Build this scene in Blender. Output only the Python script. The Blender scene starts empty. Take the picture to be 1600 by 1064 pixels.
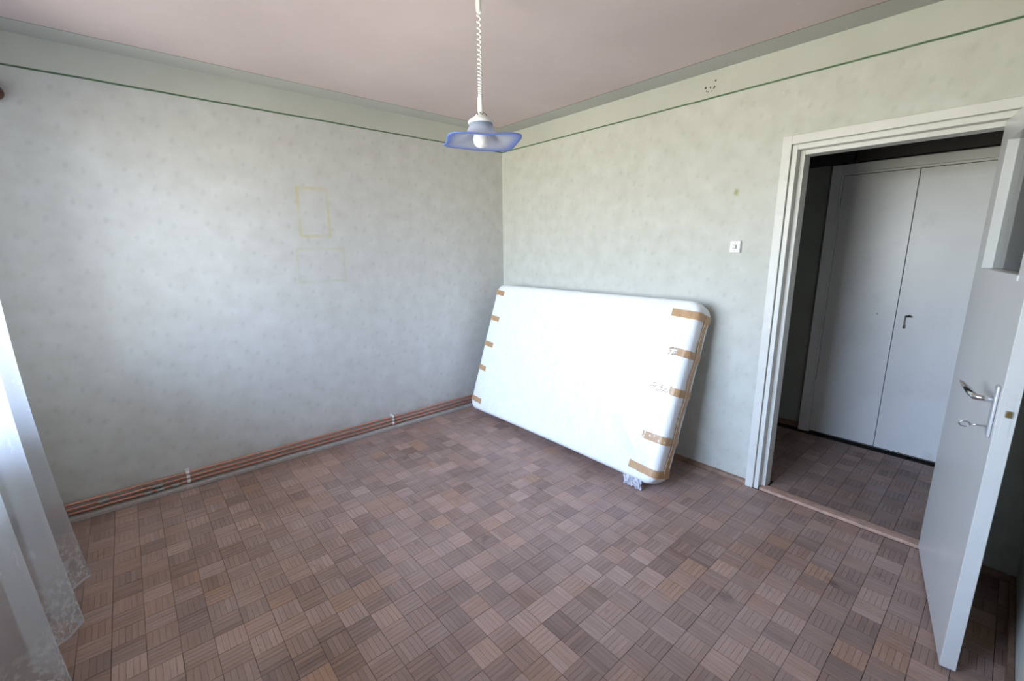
import bpy, bmesh, math, random
from mathutils import Vector, Matrix
from math import sin, cos, pi, radians, sqrt, floor

random.seed(7)
SC = bpy.context.scene
COL = SC.collection

# ------------------------------------------------------------------ camera
cam_data = bpy.data.cameras.new('camera')
cam = bpy.data.objects.new('camera', cam_data)
COL.objects.link(cam)
CAM = Vector((3.4462, -2.9002, 1.5352))
YAW, PITCH, ROLL = -0.8530, -0.2063, -0.0076
fwd = Vector((sin(YAW)*cos(PITCH), cos(YAW)*cos(PITCH), sin(PITCH)))
rgt = fwd.cross(Vector((0, 0, 1))).normalized()
upv = rgt.cross(fwd)
r2 = rgt*cos(ROLL) + upv*sin(ROLL)
u2 = -rgt*sin(ROLL) + upv*cos(ROLL)
cam.matrix_world = Matrix(((r2.x, u2.x, -fwd.x, CAM.x), (r2.y, u2.y, -fwd.y, CAM.y),
                           (r2.z, u2.z, -fwd.z, CAM.z), (0, 0, 0, 1)))
FPX = 683.1
cam_data.sensor_width = 36.0
cam_data.lens = 36.0*FPX/1600.0
cam_data.clip_start = 0.02
SC.camera = cam

def to_px(p):
    d = Vector(p) - CAM
    z = d.dot(fwd)
    if z < 0.05:
        return None
    return (800 + FPX*d.dot(r2)/z, 532 - FPX*d.dot(u2)/z)

# ------------------------------------------------------------------ sky and light
world = bpy.data.worlds.new('daylight')
SC.world = world
world.use_nodes = True
wn, wl = world.node_tree.nodes, world.node_tree.links
wn.clear()
w_out = wn.new('ShaderNodeOutputWorld')
w_bg = wn.new('ShaderNodeBackground')
w_tc = wn.new('ShaderNodeTexCoord')
w_sep = wn.new('ShaderNodeSeparateXYZ')
w_ramp = wn.new('ShaderNodeValToRGB')
w_map = wn.new('ShaderNodeMapRange')
w_map.inputs['From Min'].default_value = -1
w_map.inputs['From Max'].default_value = 1
cr = w_ramp.color_ramp
cr.elements[0].position = 0.0
cr.elements[0].color = (0.49, 0.485, 0.395, 1)        # sunlit grass and paving below the horizon
cr.elements[1].position = 1.0
cr.elements[1].color = (0.39, 0.56, 1.0, 1)
for pos, c in ((0.47, (0.58, 0.575, 0.485, 1)), (0.51, (0.66, 0.735, 0.79, 1)), (0.60, (0.59, 0.77, 1.05, 1))):
    e = cr.elements.new(pos)
    e.color = c
wl.new(w_tc.outputs['Generated'], w_sep.inputs[0])
wl.new(w_sep.outputs['Z'], w_map.inputs['Value'])
wl.new(w_map.outputs[0], w_ramp.inputs[0])
wl.new(w_ramp.outputs[0], w_bg.inputs['Color'])
w_bg.inputs['Strength'].default_value = 31.0
wl.new(w_bg.outputs[0], w_out.inputs[0])

WX0, WX1, WZ0, WZ1 = 0.36, 2.72, 0.88, 2.28         # window opening in the front wall
YW = -3.56                                           # inner face of the window wall
XR = 3.655                                           # right wall
H = 2.6
WTF = 0.24                                           # thickness of the window wall
port = bpy.data.lights.new('window_daylight', 'AREA')
port.shape = 'RECTANGLE'
port.size, port.size_y = WX1 - WX0, WZ1 - WZ0
port.cycles.is_portal = True                         # guides the sky's own light through the window
po = bpy.data.objects.new('window_daylight', port)
COL.objects.link(po)
po.location = ((WX0+WX1)/2, YW - 0.23, (WZ0+WZ1)/2)
po.rotation_euler = (radians(90), 0, 0)             # -Z axis points to +Y, into the room

vs = SC.view_settings
vs.view_transform = 'Standard'
vs.look = 'None'
vs.gamma = 1.0
vs.use_curve_mapping = False
vs.exposure = 0.0

# ------------------------------------------------------------------ node helpers
class NT:
    def __init__(s, name):
        s.m = bpy.data.materials.new(name)
        s.m.use_nodes = True
        s.n, s.l = s.m.node_tree.nodes, s.m.node_tree.links
        s.n.clear()
        s.out = s.n.new('ShaderNodeOutputMaterial')
    def put(s, sock, v):
        if v is None:
            return
        if isinstance(v, bpy.types.NodeSocket):
            s.l.new(v, sock)
        else:
            if sock.type == 'RGBA' and hasattr(v, '__len__') and len(v) == 3:
                v = (*v, 1)
            sock.default_value = v
    def math(s, op, a, b=None, c=None, clamp=False):
        n = s.n.new('ShaderNodeMath')
        n.operation = op
        n.use_clamp = clamp
        for i, v in enumerate((a, b, c)):
            s.put(n.inputs[i], v)
        return n.outputs[0]
    def mix(s, f, a, b, blend='MIX'):
        n = s.n.new('ShaderNodeMix')
        n.data_type = 'RGBA'
        n.blend_type = blend
        s.put(n.inputs[0], f)
        s.put(n.inputs[6], a)
        s.put(n.inputs[7], b)
        return n.outputs[2]
    def noise(s, vec, scale, detail=3.0, rough=0.5):
        n = s.n.new('ShaderNodeTexNoise')
        s.put(n.inputs['Vector'], vec)
        n.inputs['Scale'].default_value = scale
        n.inputs['Detail'].default_value = detail
        n.inputs['Roughness'].default_value = rough
        return n.outputs['Fac']
    def pos(s):
        return s.n.new('ShaderNodeNewGeometry').outputs['Position']
    def tc(s, w='Object'):
        return s.n.new('ShaderNodeTexCoord').outputs[w]
    def sep(s, v):
        n = s.n.new('ShaderNodeSeparateXYZ')
        s.put(n.inputs[0], v)
        return n.outputs
    def comb(s, x, y, z=0.0):
        n = s.n.new('ShaderNodeCombineXYZ')
        s.put(n.inputs[0], x); s.put(n.inputs[1], y); s.put(n.inputs[2], z)
        return n.outputs[0]
    def vmul(s, v, k):
        n = s.n.new('ShaderNodeVectorMath')
        n.operation = 'MULTIPLY'
        s.put(n.inputs[0], v)
        n.inputs[1].default_value = k
        return n.outputs[0]
    def rng(s, v, a, b, c=0.0, d=1.0, smooth=False):
        n = s.n.new('ShaderNodeMapRange')
        if smooth:
            n.interpolation_type = 'SMOOTHSTEP'
        s.put(n.inputs['Value'], v)
        n.inputs['From Min'].default_value = a
        n.inputs['From Max'].default_value = b
        n.inputs['To Min'].default_value = c
        n.inputs['To Max'].default_value = d
        return n.outputs[0]
    def band(s, v, a, b, soft=0.001):
        lo = s.rng(v, a-soft, a+soft)
        hi = s.rng(v, b-soft, b+soft, 1.0, 0.0)
        return s.math('MULTIPLY', lo, hi)
    def bump(s, h, strength=0.3, dist=0.01):
        n = s.n.new('ShaderNodeBump')
        n.inputs['Strength'].default_value = strength
        n.inputs['Distance'].default_value = dist
        s.put(n.inputs['Height'], h)
        return n.outputs[0]
    def attr(s, name):
        n = s.n.new('ShaderNodeAttribute')
        n.attribute_name = name
        return n.outputs
    def bsdf(s, color, rough=0.6, metal=0.0, normal=None, spec=0.5, **kw):
        n = s.n.new('ShaderNodeBsdfPrincipled')
        s.put(n.inputs['Base Color'], color)
        s.put(n.inputs['Roughness'], rough)
        s.put(n.inputs['Metallic'], metal)
        s.put(n.inputs['Specular IOR Level'], spec)
        if normal is not None:
            s.put(n.inputs['Normal'], normal)
        for k, v in kw.items():
            s.put(n.inputs[k.replace('_', ' ')], v)
        s.l.new(n.outputs[0], s.out.inputs[0])
        return n
    def sh(s, kind, **kw):
        n = s.n.new('ShaderNode' + kind)
        for k, v in kw.items():
            s.put(n.inputs[k.replace('_', ' ')], v)
        return n.outputs[0]
    def mixsh(s, f, a, b):
        n = s.n.new('ShaderNodeMixShader')
        s.put(n.inputs[0], f)
        s.l.new(a, n.inputs[1]); s.l.new(b, n.inputs[2])
        return n.outputs[0]
    def finish(s, sock):
        s.l.new(sock, s.out.inputs[0])

# ------------------------------------------------------------------ materials
PAPER = (0.585, 0.590, 0.525)
BORDER = (0.52, 0.518, 0.462)
STRIPE = (0.075, 0.145, 0.075)
Z_STRIPE = 2.446

def wallpaper(name, axis, marks=None, lo=(0.55, 0.548, 0.488), hi=(0.63, 0.632, 0.582), tuft_k=0.5):
    """axis: world axis ('X' or 'Y') that runs along the wall."""
    t = NT(name)
    P = t.sep(t.pos())
    h, z = P[axis], P['Z']
    hz = t.comb(h, z)
    j = t.math('FLOOR', t.math('DIVIDE', h, 0.12))
    def tuft(oh, oz):
        hh = t.math('DIVIDE', t.math('ADD', h, oh), 0.12)
        jj = t.math('FLOOR', hh)
        dx = t.math('MULTIPLY', t.math('SUBTRACT', t.math('FRACT', hh), 0.5), 0.12)
        zz = t.math('ADD', t.math('DIVIDE', t.math('ADD', z, oz), 0.19), t.math('MULTIPLY', jj, 0.5))
        dz = t.math('MULTIPLY', t.math('SUBTRACT', t.math('FRACT', zz), 0.5), 0.19)
        # slanted little brush stroke
        a = t.math('ADD', t.math('MULTIPLY', dx, 1.2), t.math('MULTIPLY', dz, -0.5))
        b = t.math('ADD', t.math('MULTIPLY', dz, 0.8), t.math('MULTIPLY', dx, 0.35))
        d = t.math('SQRT', t.math('ADD', t.math('MULTIPLY', a, a), t.math('MULTIPLY', b, b)))
        nz = t.noise(hz, 70.0, 2.0)
        d = t.math('ADD', d, t.math('MULTIPLY', t.math('SUBTRACT', nz, 0.5), 0.022))
        return t.rng(d, 0.003, 0.024, 1.0, 0.0, True)
    tf = t.math('MAXIMUM', tuft(0.0, 0.0), t.math('MULTIPLY', tuft(0.055, 0.118), 0.8))
    patch = t.noise(hz, 2.2, 3.0)
    pearl = t.noise(hz, 9.0, 4.0)
    fine = t.noise(t.vmul(hz, (260.0, 7.0, 1.0)), 1.0, 2.0)     # upright fibres of the paper
    col = t.mix(t.rng(pearl, 0.3, 0.75), lo, hi)
    col = t.mix(t.rng(fine, 0.2, 0.8, 0.0, 0.10), col, (0.42, 0.43, 0.38))
    col = t.mix(t.math('MULTIPLY', tf, t.rng(patch, 0.25, 0.65, 0.12*tuft_k, 0.42*tuft_k)), col, (0.30, 0.32, 0.30))
    # pale glints of light painted into the paper's colour
    gl = t.math('MULTIPLY', t.rng(t.noise(hz, 26.0, 5.0, 0.65), 0.60, 0.72, 0.0, 1.0, True), t.rng(patch, 0.4, 0.7, 0.0, 0.45))
    col = t.mix(gl, col, (0.70, 0.71, 0.68))
    if marks:
        col = marks(t, h, z, col)
    # plain painted band above the green line
    top = t.rng(z, Z_STRIPE-0.001, Z_STRIPE+0.001)
    smudge = t.noise(hz, 3.0, 4.0)
    bcol = t.mix(t.rng(smudge, 0.3, 0.7), BORDER, (0.57, 0.568, 0.512))
    col = t.mix(top, col, bcol)
    wob = t.math('MULTIPLY', t.math('SUBTRACT', t.noise(hz, 5.0, 2.0), 0.5), 0.006)
    zs = t.math('ADD', z, wob)
    line = t.math('MULTIPLY', t.band(zs, Z_STRIPE-0.005, Z_STRIPE+0.005, 0.0015), t.rng(t.noise(hz, 18.0, 3.0), 0.2, 0.5, 0.7, 1.0))
    col = t.mix(line, col, STRIPE)
    hgt = t.math('ADD', t.math('MULTIPLY', fine, 0.4), t.math('MULTIPLY', pearl, 0.6))
    t.bsdf(col, rough=0.62, spec=0.35, normal=t.bump(hgt, 0.12, 0.004))
    return t.m

def rect_mark(t, h, z, h0, h1, z0, z1, w, soft=0.007):
    inn = t.math('MULTIPLY', t.band(h, h0+w, h1-w, soft), t.band(z, z0+w, z1-w, soft))
    outr = t.math('MULTIPLY', t.band(h, h0, h1, soft), t.band(z, z0, z1, soft))
    return t.math('SUBTRACT', outr, inn, clamp=True)

def marks_left(t, h, z, col):
    # yellowed outlines that two frames left behind
    n = t.noise(t.comb(h, z), 7.0, 3.0)
    r1 = t.math('MULTIPLY', rect_mark(t, h, z, -1.915, -1.690, 1.63, 1.985, 0.019), t.rng(n, 0.38, 0.62, 0.15, 0.60))
    r2_ = t.math('MULTIPLY', rect_mark(t, h, z, -1.955, -1.600, 1.30, 1.555, 0.017), t.rng(n, 0.4, 0.65, 0.18, 0.50))
    col = t.mix(r1, col, (0.55, 0.49, 0.20))
    col = t.mix(r2_, col, (0.50, 0.50, 0.27))
    # long faint scrape low on the paper
    sc = t.math('MULTIPLY', t.band(t.math('ADD', z, t.math('MULTIPLY', h, 0.02)), 0.626, 0.634, 0.004), t.band(h, -1.6, -0.6, 0.2))
    col = t.mix(t.math('MULTIPLY', sc, 0.22), col, (0.46, 0.42, 0.36))
    # grime just above the pipes towards the window
    gr = t.math('MULTIPLY', t.rng(z, 0.12, 0.24, 1.0, 0.0, True), t.rng(t.noise(t.comb(h, z), 6.0, 4.0), 0.45, 0.7))
    col = t.mix(t.math('MULTIPLY', gr, 0.35), col, (0.30, 0.25, 0.19))
    return col

def marks_back(t, h, z, col):
    dx = t.math('SUBTRACT', h, 2.235)
    dz = t.math('MULTIPLY', t.math('SUBTRACT', z, 1.868), 0.6)
    d = t.math('SQRT', t.math('ADD', t.math('MULTIPLY', dx, dx), t.math('MULTIPLY', dz, dz)))
    d = t.math('ADD', d, t.math('MULTIPLY', t.math('SUBTRACT', t.noise(t.comb(h, z), 45.0, 3.0), 0.5), 0.03))
    col = t.mix(t.rng(d, 0.0, 0.024, 0.8, 0.0, True), col, (0.32, 0.31, 0.10))
    # pale strip of the seam in the corner
    col = t.mix(t.rng(h, 0.010, 0.014, 0.55, 0.0), col, (0.66, 0.68, 0.60))
    return col

M = {}
M['paper_left'] = wallpaper('wallpaper_left', 'Y', marks_left, (0.556, 0.546, 0.515), (0.632, 0.625, 0.602), 0.6)
M['paper_back'] = wallpaper('wallpaper_back', 'X', marks_back)
M['paper_right'] = wallpaper('wallpaper_right', 'Y')
M['paper_front'] = wallpaper('wallpaper_front', 'X')

def ceiling_mat():
    t = NT('painted_ceiling')
    P = t.sep(t.pos())
    x, y = P['X'], P['Y']
    xy = t.comb(x, y)
    # distance to the nearest wall
    d = t.math('MINIMUM', t.math('MINIMUM', x, t.math('SUBTRACT', XR, x)),
               t.math('MINIMUM', t.math('MULTIPLY', y, -1.0), t.math('SUBTRACT', y, YW)))
    d = t.math('ADD', d, t.math('MULTIPLY', t.math('SUBTRACT', t.noise(xy, 4.0, 2.0), 0.5), 0.006))
    n = t.noise(xy, 1.6, 4.0)
    pink = t.mix(t.rng(n, 0.3, 0.7), (0.575, 0.475, 0.465), (0.635, 0.53, 0.52))
    pink = t.mix(t.rng(t.noise(xy, 14.0, 4.0), 0.62, 0.75, 0.0, 0.25), pink, (0.70, 0.60, 0.57))
    grn = t.mix(t.rng(n, 0.3, 0.7), (0.46, 0.462, 0.425), (0.505, 0.507, 0.47))
    col = t.mix(t.rng(d, 0.184, 0.187), grn, pink)
    col = t.mix(t.math('MULTIPLY', t.band(d, 0.182, 0.190, 0.0012), 0.75), col, (0.13, 0.16, 0.10))
    t.bsdf(col, rough=0.85, spec=0.2, normal=t.bump(t.noise(xy, 60.0, 4.0), 0.06, 0.003))
    return t.m
M['ceiling'] = ceiling_mat()

def parquet_mat(name, dark=1.0):
    t = NT(name)
    uv = t.tc('UV')
    tone = t.attr('tone')[2]
    hue = t.attr('hue')[2]
    g = t.noise(t.vmul(uv, (9.0, 130.0, 1.0)), 1.0, 4.0, 0.6)
    g2 = t.noise(t.vmul(uv, (30.0, 420.0, 1.0)), 1.0, 2.0)
    P = t.pos()
    wear = t.noise(P, 1.3, 4.0, 0.6)
    scuff = t.noise(P, 22.0, 5.0, 0.7)
    k = dark
    c = t.mix(tone, (0.185*k, 0.118*k, 0.094*k), (0.52*k, 0.345*k, 0.275*k))
    c = t.mix(t.math('MULTIPLY', hue, 0.6), c, (0.46*k, 0.235*k, 0.115*k))
    c = t.mix(t.rng(g, 0.25, 0.75, 0.0, 0.42), c, (0.10*k, 0.048*k, 0.036*k))
    c = t.mix(t.rng(g2, 0.6, 0.8, 0.0, 0.35), c, (0.05*k, 0.033*k, 0.026*k))
    # dull grey film of worn varnish and dust
    c = t.mix(t.rng(wear, 0.35, 0.68, 0.04, 0.48), c, (0.43*k, 0.32*k, 0.295*k))
    c = t.mix(t.rng(scuff, 0.62, 0.78, 0.0, 0.35), c, (0.50*k, 0.40*k, 0.37*k))
    c = t.mix(t.rng(t.noise(P, 7.0, 4.0), 0.66, 0.78, 0.0, 0.6), c, (0.05*k, 0.036*k, 0.03*k))
    rough = t.rng(t.noise(P, 5.0, 4.0), 0.3, 0.7, 0.40, 0.62)
    t.bsdf(c, rough=rough, spec=0.38, normal=t.bump(g, 0.05, 0.002))
    return t.m
M['parquet'] = parquet_mat('mosaic_parquet')
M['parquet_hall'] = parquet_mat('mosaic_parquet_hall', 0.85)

def simple(name, col, rough=0.5, metal=0.0, var=0.12, scale=20.0, bump=0.05, spec=0.5, dirt=None, dirt_amt=0.3, **kw):
    t = NT(name)
    P = t.tc('Object')
    n = t.noise(P, scale, 4.0)
    lo = tuple(c*(1-var) for c in col)
    hi = tuple(min(1.0, c*(1+var)) for c in col)
    c = t.mix(t.rng(n, 0.3, 0.7), lo, hi)
    if dirt:
        c = t.mix(t.rng(t.noise(P, scale*1.7, 5.0, 0.65), 0.58, 0.75, 0.0, dirt_amt), c, dirt)
    t.bsdf(c, rough=rough, metal=metal, spec=spec, normal=t.bump(n, bump, 0.002), **kw)
    return t.m

M['subfloor'] = simple('joint_filler', (0.022, 0.016, 0.013), 0.8)
M['casing'] = simple('casing_paint', (0.70, 0.69, 0.64), 0.42, var=0.05, scale=9.0, dirt=(0.42, 0.38, 0.31), dirt_amt=0.22)
M['door'] = simple('door_paint', (0.66, 0.66, 0.645), 0.28, var=0.03, scale=6.0, bump=0.03, dirt=(0.50, 0.49, 0.47), dirt_amt=0.15)
M['closet'] = simple('closet_paint', (0.80, 0.79, 0.78), 0.32, var=0.05, scale=3.0, bump=0.03, dirt=(0.45, 0.44, 0.41), dirt_amt=0.25)
M['dark_gap'] = simple('dark_recess', (0.02, 0.018, 0.016), 0.9)
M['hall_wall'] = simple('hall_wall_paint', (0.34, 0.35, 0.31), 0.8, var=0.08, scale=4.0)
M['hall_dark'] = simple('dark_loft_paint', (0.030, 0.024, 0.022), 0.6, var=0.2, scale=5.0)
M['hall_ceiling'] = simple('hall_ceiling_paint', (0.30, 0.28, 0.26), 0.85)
M['wood_trim'] = simple('brown_skirting_wood', (0.235, 0.135, 0.088), 0.5, var=0.25, scale=30.0, dirt=(0.10, 0.06, 0.045), dirt_amt=0.5)
M['threshold'] = simple('bare_threshold_wood', (0.50, 0.315, 0.235), 0.55, var=0.18, scale=25.0, dirt=(0.20, 0.13, 0.10), dirt_amt=0.6)
M['grey_skirting'] = simple('grey_skirting_paint', (0.42, 0.38, 0.35), 0.6, var=0.12, scale=14.0, dirt=(0.13, 0.09, 0.07), dirt_amt=0.6)
M['copper'] = simple('tarnished_copper', (0.56, 0.285, 0.205), 0.40, metal=0.45, var=0.12, scale=3.0, dirt=(0.26, 0.12, 0.08), dirt_amt=0.35)
M['pipe_metal'] = simple('zinc_fitting', (0.55, 0.54, 0.52), 0.35, metal=0.9, var=0.2, scale=60.0)
M['clip_plastic'] = simple('white_clip_plastic', (0.78, 0.77, 0.75), 0.4, var=0.05)
M['white_plastic'] = simple('white_plastic', (0.80, 0.80, 0.78), 0.35, var=0.03)
M['switch_grey'] = simple('grey_rocker_plastic', (0.33, 0.34, 0.33), 0.4, var=0.1)
M['screw'] = simple('screw_steel', (0.35, 0.34, 0.32), 0.35, metal=0.9)
M['chrome'] = simple('polished_aluminium', (0.72, 0.73, 0.76), 0.18, metal=1.0, var=0.05)
M['plate_metal'] = simple('anodised_plate', (0.80, 0.82, 0.85), 0.35, metal=0.6, var=0.04)
M['dark_metal'] = simple('dark_tip_metal', (0.10, 0.09, 0.08), 0.35, metal=0.6)
M['steel'] = simple('key_steel', (0.46, 0.45, 0.44), 0.3, metal=0.95)
M['brass'] = simple('worn_brass', (0.30, 0.22, 0.09), 0.4, metal=0.85, var=0.3, scale=80.0)
M['rod_wood'] = simple('dark_rod_wood', (0.10, 0.035, 0.02), 0.4, var=0.3, scale=30.0)
M['window_paint'] = simple('window_frame_paint', (0.74, 0.74, 0.71), 0.4, var=0.04)
M['putty'] = simple('fixture_hole', (0.10, 0.085, 0.06), 0.9, var=0.3)

def plastic_wrap():
    t = NT('plastic_wrapped_mattress')
    P = t.tc('Object')
    # upright creases of stretched film
    cre = t.noise(t.vmul(P, (26.0, 26.0, 2.2)), 1.0, 4.0, 0.6)
    cre2 = t.noise(t.vmul(P, (70.0, 70.0, 9.0)), 1.0, 3.0, 0.6)
    hh = t.math('ADD', t.math('MULTIPLY', cre, 0.7), t.math('MULTIPLY', cre2, 0.3))
    c = t.mix(t.rng(cre, 0.3, 0.7), (0.83, 0.84, 0.86), (0.92, 0.92, 0.91))
    t.bsdf(c, rough=0.30, spec=0.5, normal=t.bump(hh, 0.55, 0.012))
    return t.m
M['wrap'] = plastic_wrap()

def tape_mat(name, worn):
    t = NT(name)
    P = t.tc('Object')
    n = t.noise(P, 30.0, 4.0)
    c = t.mix(t.rng(n, 0.3, 0.7), (0.45, 0.255, 0.12), (0.55, 0.335, 0.175))
    if worn:
        w = t.noise(t.vmul(P, (60.0, 60.0, 25.0)), 1.0, 3.0)
        lo = 0.44 if worn == 1 else 0.60
        c = t.mix(t.rng(w, lo, lo+0.05), c, (0.80, 0.78, 0.77))
    t.bsdf(c, rough=0.32, spec=0.5, normal=t.bump(n, 0.15, 0.003))
    return t.m
M['tape'] = tape_mat('brown_packing_tape', 0)
M['tape_torn'] = tape_mat('torn_packing_tape', 1)
M['tape_creased'] = tape_mat('creased_packing_tape', 2)

def film():
    t = NT('loose_plastic_film')
    d = t.sh('BsdfPrincipled', Base_Color=(0.80, 0.80, 0.86), Roughness=0.25)
    tr = t.sh('BsdfTransparent', Color=(0.95, 0.95, 0.97))
    n = t.noise(t.tc('Object'), 60.0, 3.0)
    t.finish(t.mixsh(t.rng(n, 0.3, 0.7, 0.35, 0.8), tr, d))
    return t.m
M['film'] = film()

def sheer():
    t = NT('sheer_voile')
    uv = t.tc('UV')
    S = t.sep(uv)
    u, v = S['X'], S['Y']                      # metres along the cloth, metres above the hem
    lace_n = t.noise(t.vmul(uv, (42.0, 34.0, 1.0)), 1.0, 4.0, 0.6)
    fade = t.rng(v, 0.06, 0.30, 1.0, 0.0)
    lace = t.math('MULTIPLY', t.rng(lace_n, 0.47, 0.60, 0.0, 1.0, True), fade)
    hem = t.rng(v, 0.010, 0.014, 1.0, 0.0)
    spr = t.math('MULTIPLY', t.rng(t.noise(t.vmul(uv, (16.0, 8.0, 1.0)), 1.0, 5.0, 0.7), 0.60, 0.70, 0.0, 1.0, True), 0.22)
    dens = t.math('MAXIMUM', t.math('MAXIMUM', lace, hem), spr)
    dif = t.sh('BsdfDiffuse', Color=(0.80, 0.82, 0.85))
    trl = t.sh('BsdfTranslucent', Color=(0.72, 0.75, 0.80))
    cloth = t.mixsh(0.55, dif, trl)
    tra = t.sh('BsdfTransparent', Color=(1, 1, 1))
    t.finish(t.mixsh(t.math('MULTIPLY_ADD', dens, 0.42, t.rng(v, 0.0, 0.35, 0.28, 0.40)), tra, cloth))
    return t.m
M['sheer'] = sheer()

def shade_glass():
    t = NT('frosted_blue_shade_glass')
    rim = t.attr('rim')[2]
    c = t.mix(t.rng(rim, 0.74, 1.0, 0.0, 1.0, True), (0.66, 0.69, 0.80), (0.24, 0.36, 0.84))
    neck = t.rng(rim, 0.0, 0.30, 1.0, 0.0, True)
    c = t.mix(t.math('MULTIPLY', neck, 0.75), c, (0.26, 0.34, 0.46))
    dif = t.sh('BsdfPrincipled', Base_Color=c, Roughness=0.25)
    trl = t.sh('BsdfTranslucent', Color=c)
    tra = t.sh('BsdfTransparent', Color=(0.86, 0.89, 0.97))
    body = t.mixsh(0.45, dif, trl)
    t.finish(t.mixsh(t.rng(rim, 0.75, 1.0, 0.74, 0.90), tra, body))
    return t.m
M['shade'] = shade_glass()

def bulb_glass():
    t = NT('opal_bulb_glass')
    t.bsdf(t.mix(t.rng(t.noise(t.tc('Object'), 8.0), 0.3, 0.7), (0.86, 0.87, 0.89), (0.90, 0.90, 0.92)), rough=0.2)
    return t.m
M['bulb'] = bulb_glass()

def pane(name, tint, f0=0.06):
    t = NT(name)
    lw = t.n.new('ShaderNodeFresnel')
    lw.inputs['IOR'].default_value = 1.5
    tra = t.sh('BsdfTransparent', Color=tint)
    gl = t.sh('BsdfGlossy', Color=(1, 1, 1), Roughness=0.02)
    n = t.noise(t.tc('Object'), 3.0)
    t.finish(t.mixsh(t.math('ADD', lw.outputs[0], t.rng(n, 0.0, 1.0, 0.0, 0.02)), tra, gl))
    return t.m
M['window_glass'] = pane('clear_window_glass', (0.97, 0.97, 0.97))
M['door_glass'] = pane('door_pane_glass', (0.72, 0.82, 0.76))

# ------------------------------------------------------------------ mesh helpers
def link(o, parent=None):
    COL.objects.link(o)
    if parent is not None:
        o.parent = parent
    return o

def mesh_obj(name, verts, faces, mat, parent=None, smooth=False):
    me = bpy.data.meshes.new(name)
    me.from_pydata([tuple(v) for v in verts], [], [tuple(f) for f in faces])
    if mat is not None:
        me.materials.append(M[mat] if isinstance(mat, str) else mat)
    if smooth:
        me.polygons.foreach_set('use_smooth', [True]*len(me.polygons))
    me.update()
    return link(bpy.data.objects.new(name, me), parent)

class MB:
    """collects solid shapes into one mesh"""
    def __init__(s):
        s.v, s.f = [], []
    def add(s, v, f):
        o = len(s.v)
        s.v += [Vector(p) for p in v]
        s.f += [tuple(i+o for i in q) for q in f]
        return s
    def box(s, x0, x1, y0, y1, z0, z1, bevel=0.0):
        if bevel <= 0:
            v = [(x, y, z) for z in (z0, z1) for y in (y0, y1) for x in (x0, x1)]
            f = [(0, 2, 3, 1), (4, 5, 7, 6), (0, 1, 5, 4), (2, 6, 7, 3), (0, 4, 6, 2), (1, 3, 7, 5)]
            return s.add(v, f)
        bm = bmesh.new()
        bmesh.ops.create_cube(bm, size=1.0)
        for q in bm.verts:
            q.co = Vector(((x0+x1)/2 + q.co.x*(x1-x0), (y0+y1)/2 + q.co.y*(y1-y0), (z0+z1)/2 + q.co.z*(z1-z0)))
        bmesh.ops.bevel(bm, geom=list(bm.edges), offset=bevel, segments=2, affect='EDGES', profile=0.5)
        bm.verts.index_update()
        s.add([q.co.copy() for q in bm.verts], [[q.index for q in f.verts] for f in bm.faces])
        bm.free()
        return s
    def tube(s, pts, rad, n=10, caps=True):
        pts = [Vector(p) for p in pts]
        rads = rad if hasattr(rad, '__len__') else [rad]*len(pts)
        base = len(s.v)
        prev = None
        for i, p in enumerate(pts):
            a = pts[max(0, i-1)]
            b = pts[min(len(pts)-1, i+1)]
            t = (b-a).normalized()
            if prev is None:
                x = t.orthogonal().normalized()
            else:
                x = (prev - t*prev.dot(t)).normalized()
            prev = x
            y = t.cross(x)
            for k in range(n):
                w = 2*pi*k/n
                s.v.append(p + (x*cos(w)+y*sin(w))*rads[i])
        for i in range(len(pts)-1):
            for k in range(n):
                a = base+i*n+k
                b = base+i*n+(k+1) % n
                s.f.append((a, b, b+n, a+n))
        if caps:
            s.f.append(tuple(base+k for k in reversed(range(n))))
            s.f.append(tuple(base+(len(pts)-1)*n+k for k in range(n)))
        return s
    def lathe(s, prof, n=24, c=(0, 0, 0)):
        base = len(s.v)
        for r, z in prof:
            for k in range(n):
                w = 2*pi*k/n
                s.v.append(Vector((c[0]+r*cos(w), c[1]+r*sin(w), c[2]+z)))
        for i in range(len(prof)-1):
            for k in range(n):
                a = base+i*n+k
                b = base+i*n+(k+1) % n
                s.f.append((a, b, b+n, a+n))
        s.f.append(tuple(base+k for k in reversed(range(n))))
        s.f.append(tuple(base+(len(prof)-1)*n+k for k in range(n)))
        return s
    def build(s, name, mat, parent=None, smooth=False):
        o = mesh_obj(name, s.v, s.f, mat, parent, smooth)
        bm = bmesh.new()
        bm.from_mesh(o.data)
        bmesh.ops.recalc_face_normals(bm, faces=list(bm.faces))
        bm.to_mesh(o.data)
        bm.free()
        return o

def empty(name, loc=(0, 0, 0), rotz=0.0):
    o = bpy.data.objects.new(name, None)
    o.empty_display_size = 0.05
    o.location = loc
    o.rotation_euler = (0, 0, rotz)
    COL.objects.link(o)
    return o

def tag(o, label, cat, group=None):
    o['label'] = label
    o['category'] = cat
    if group:
        o['group'] = group
    return o

def struct(o, label=None, cat=None):
    o['kind'] = 'structure'
    if label:
        o['label'] = label
    if cat:
        o['category'] = cat
    return o

# ------------------------------------------------------------------ the room
DX0, DX1, DZ = 2.548, 3.362, 2.066          # rough door opening in the back wall
WT = 0.12                                   # its thickness

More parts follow.
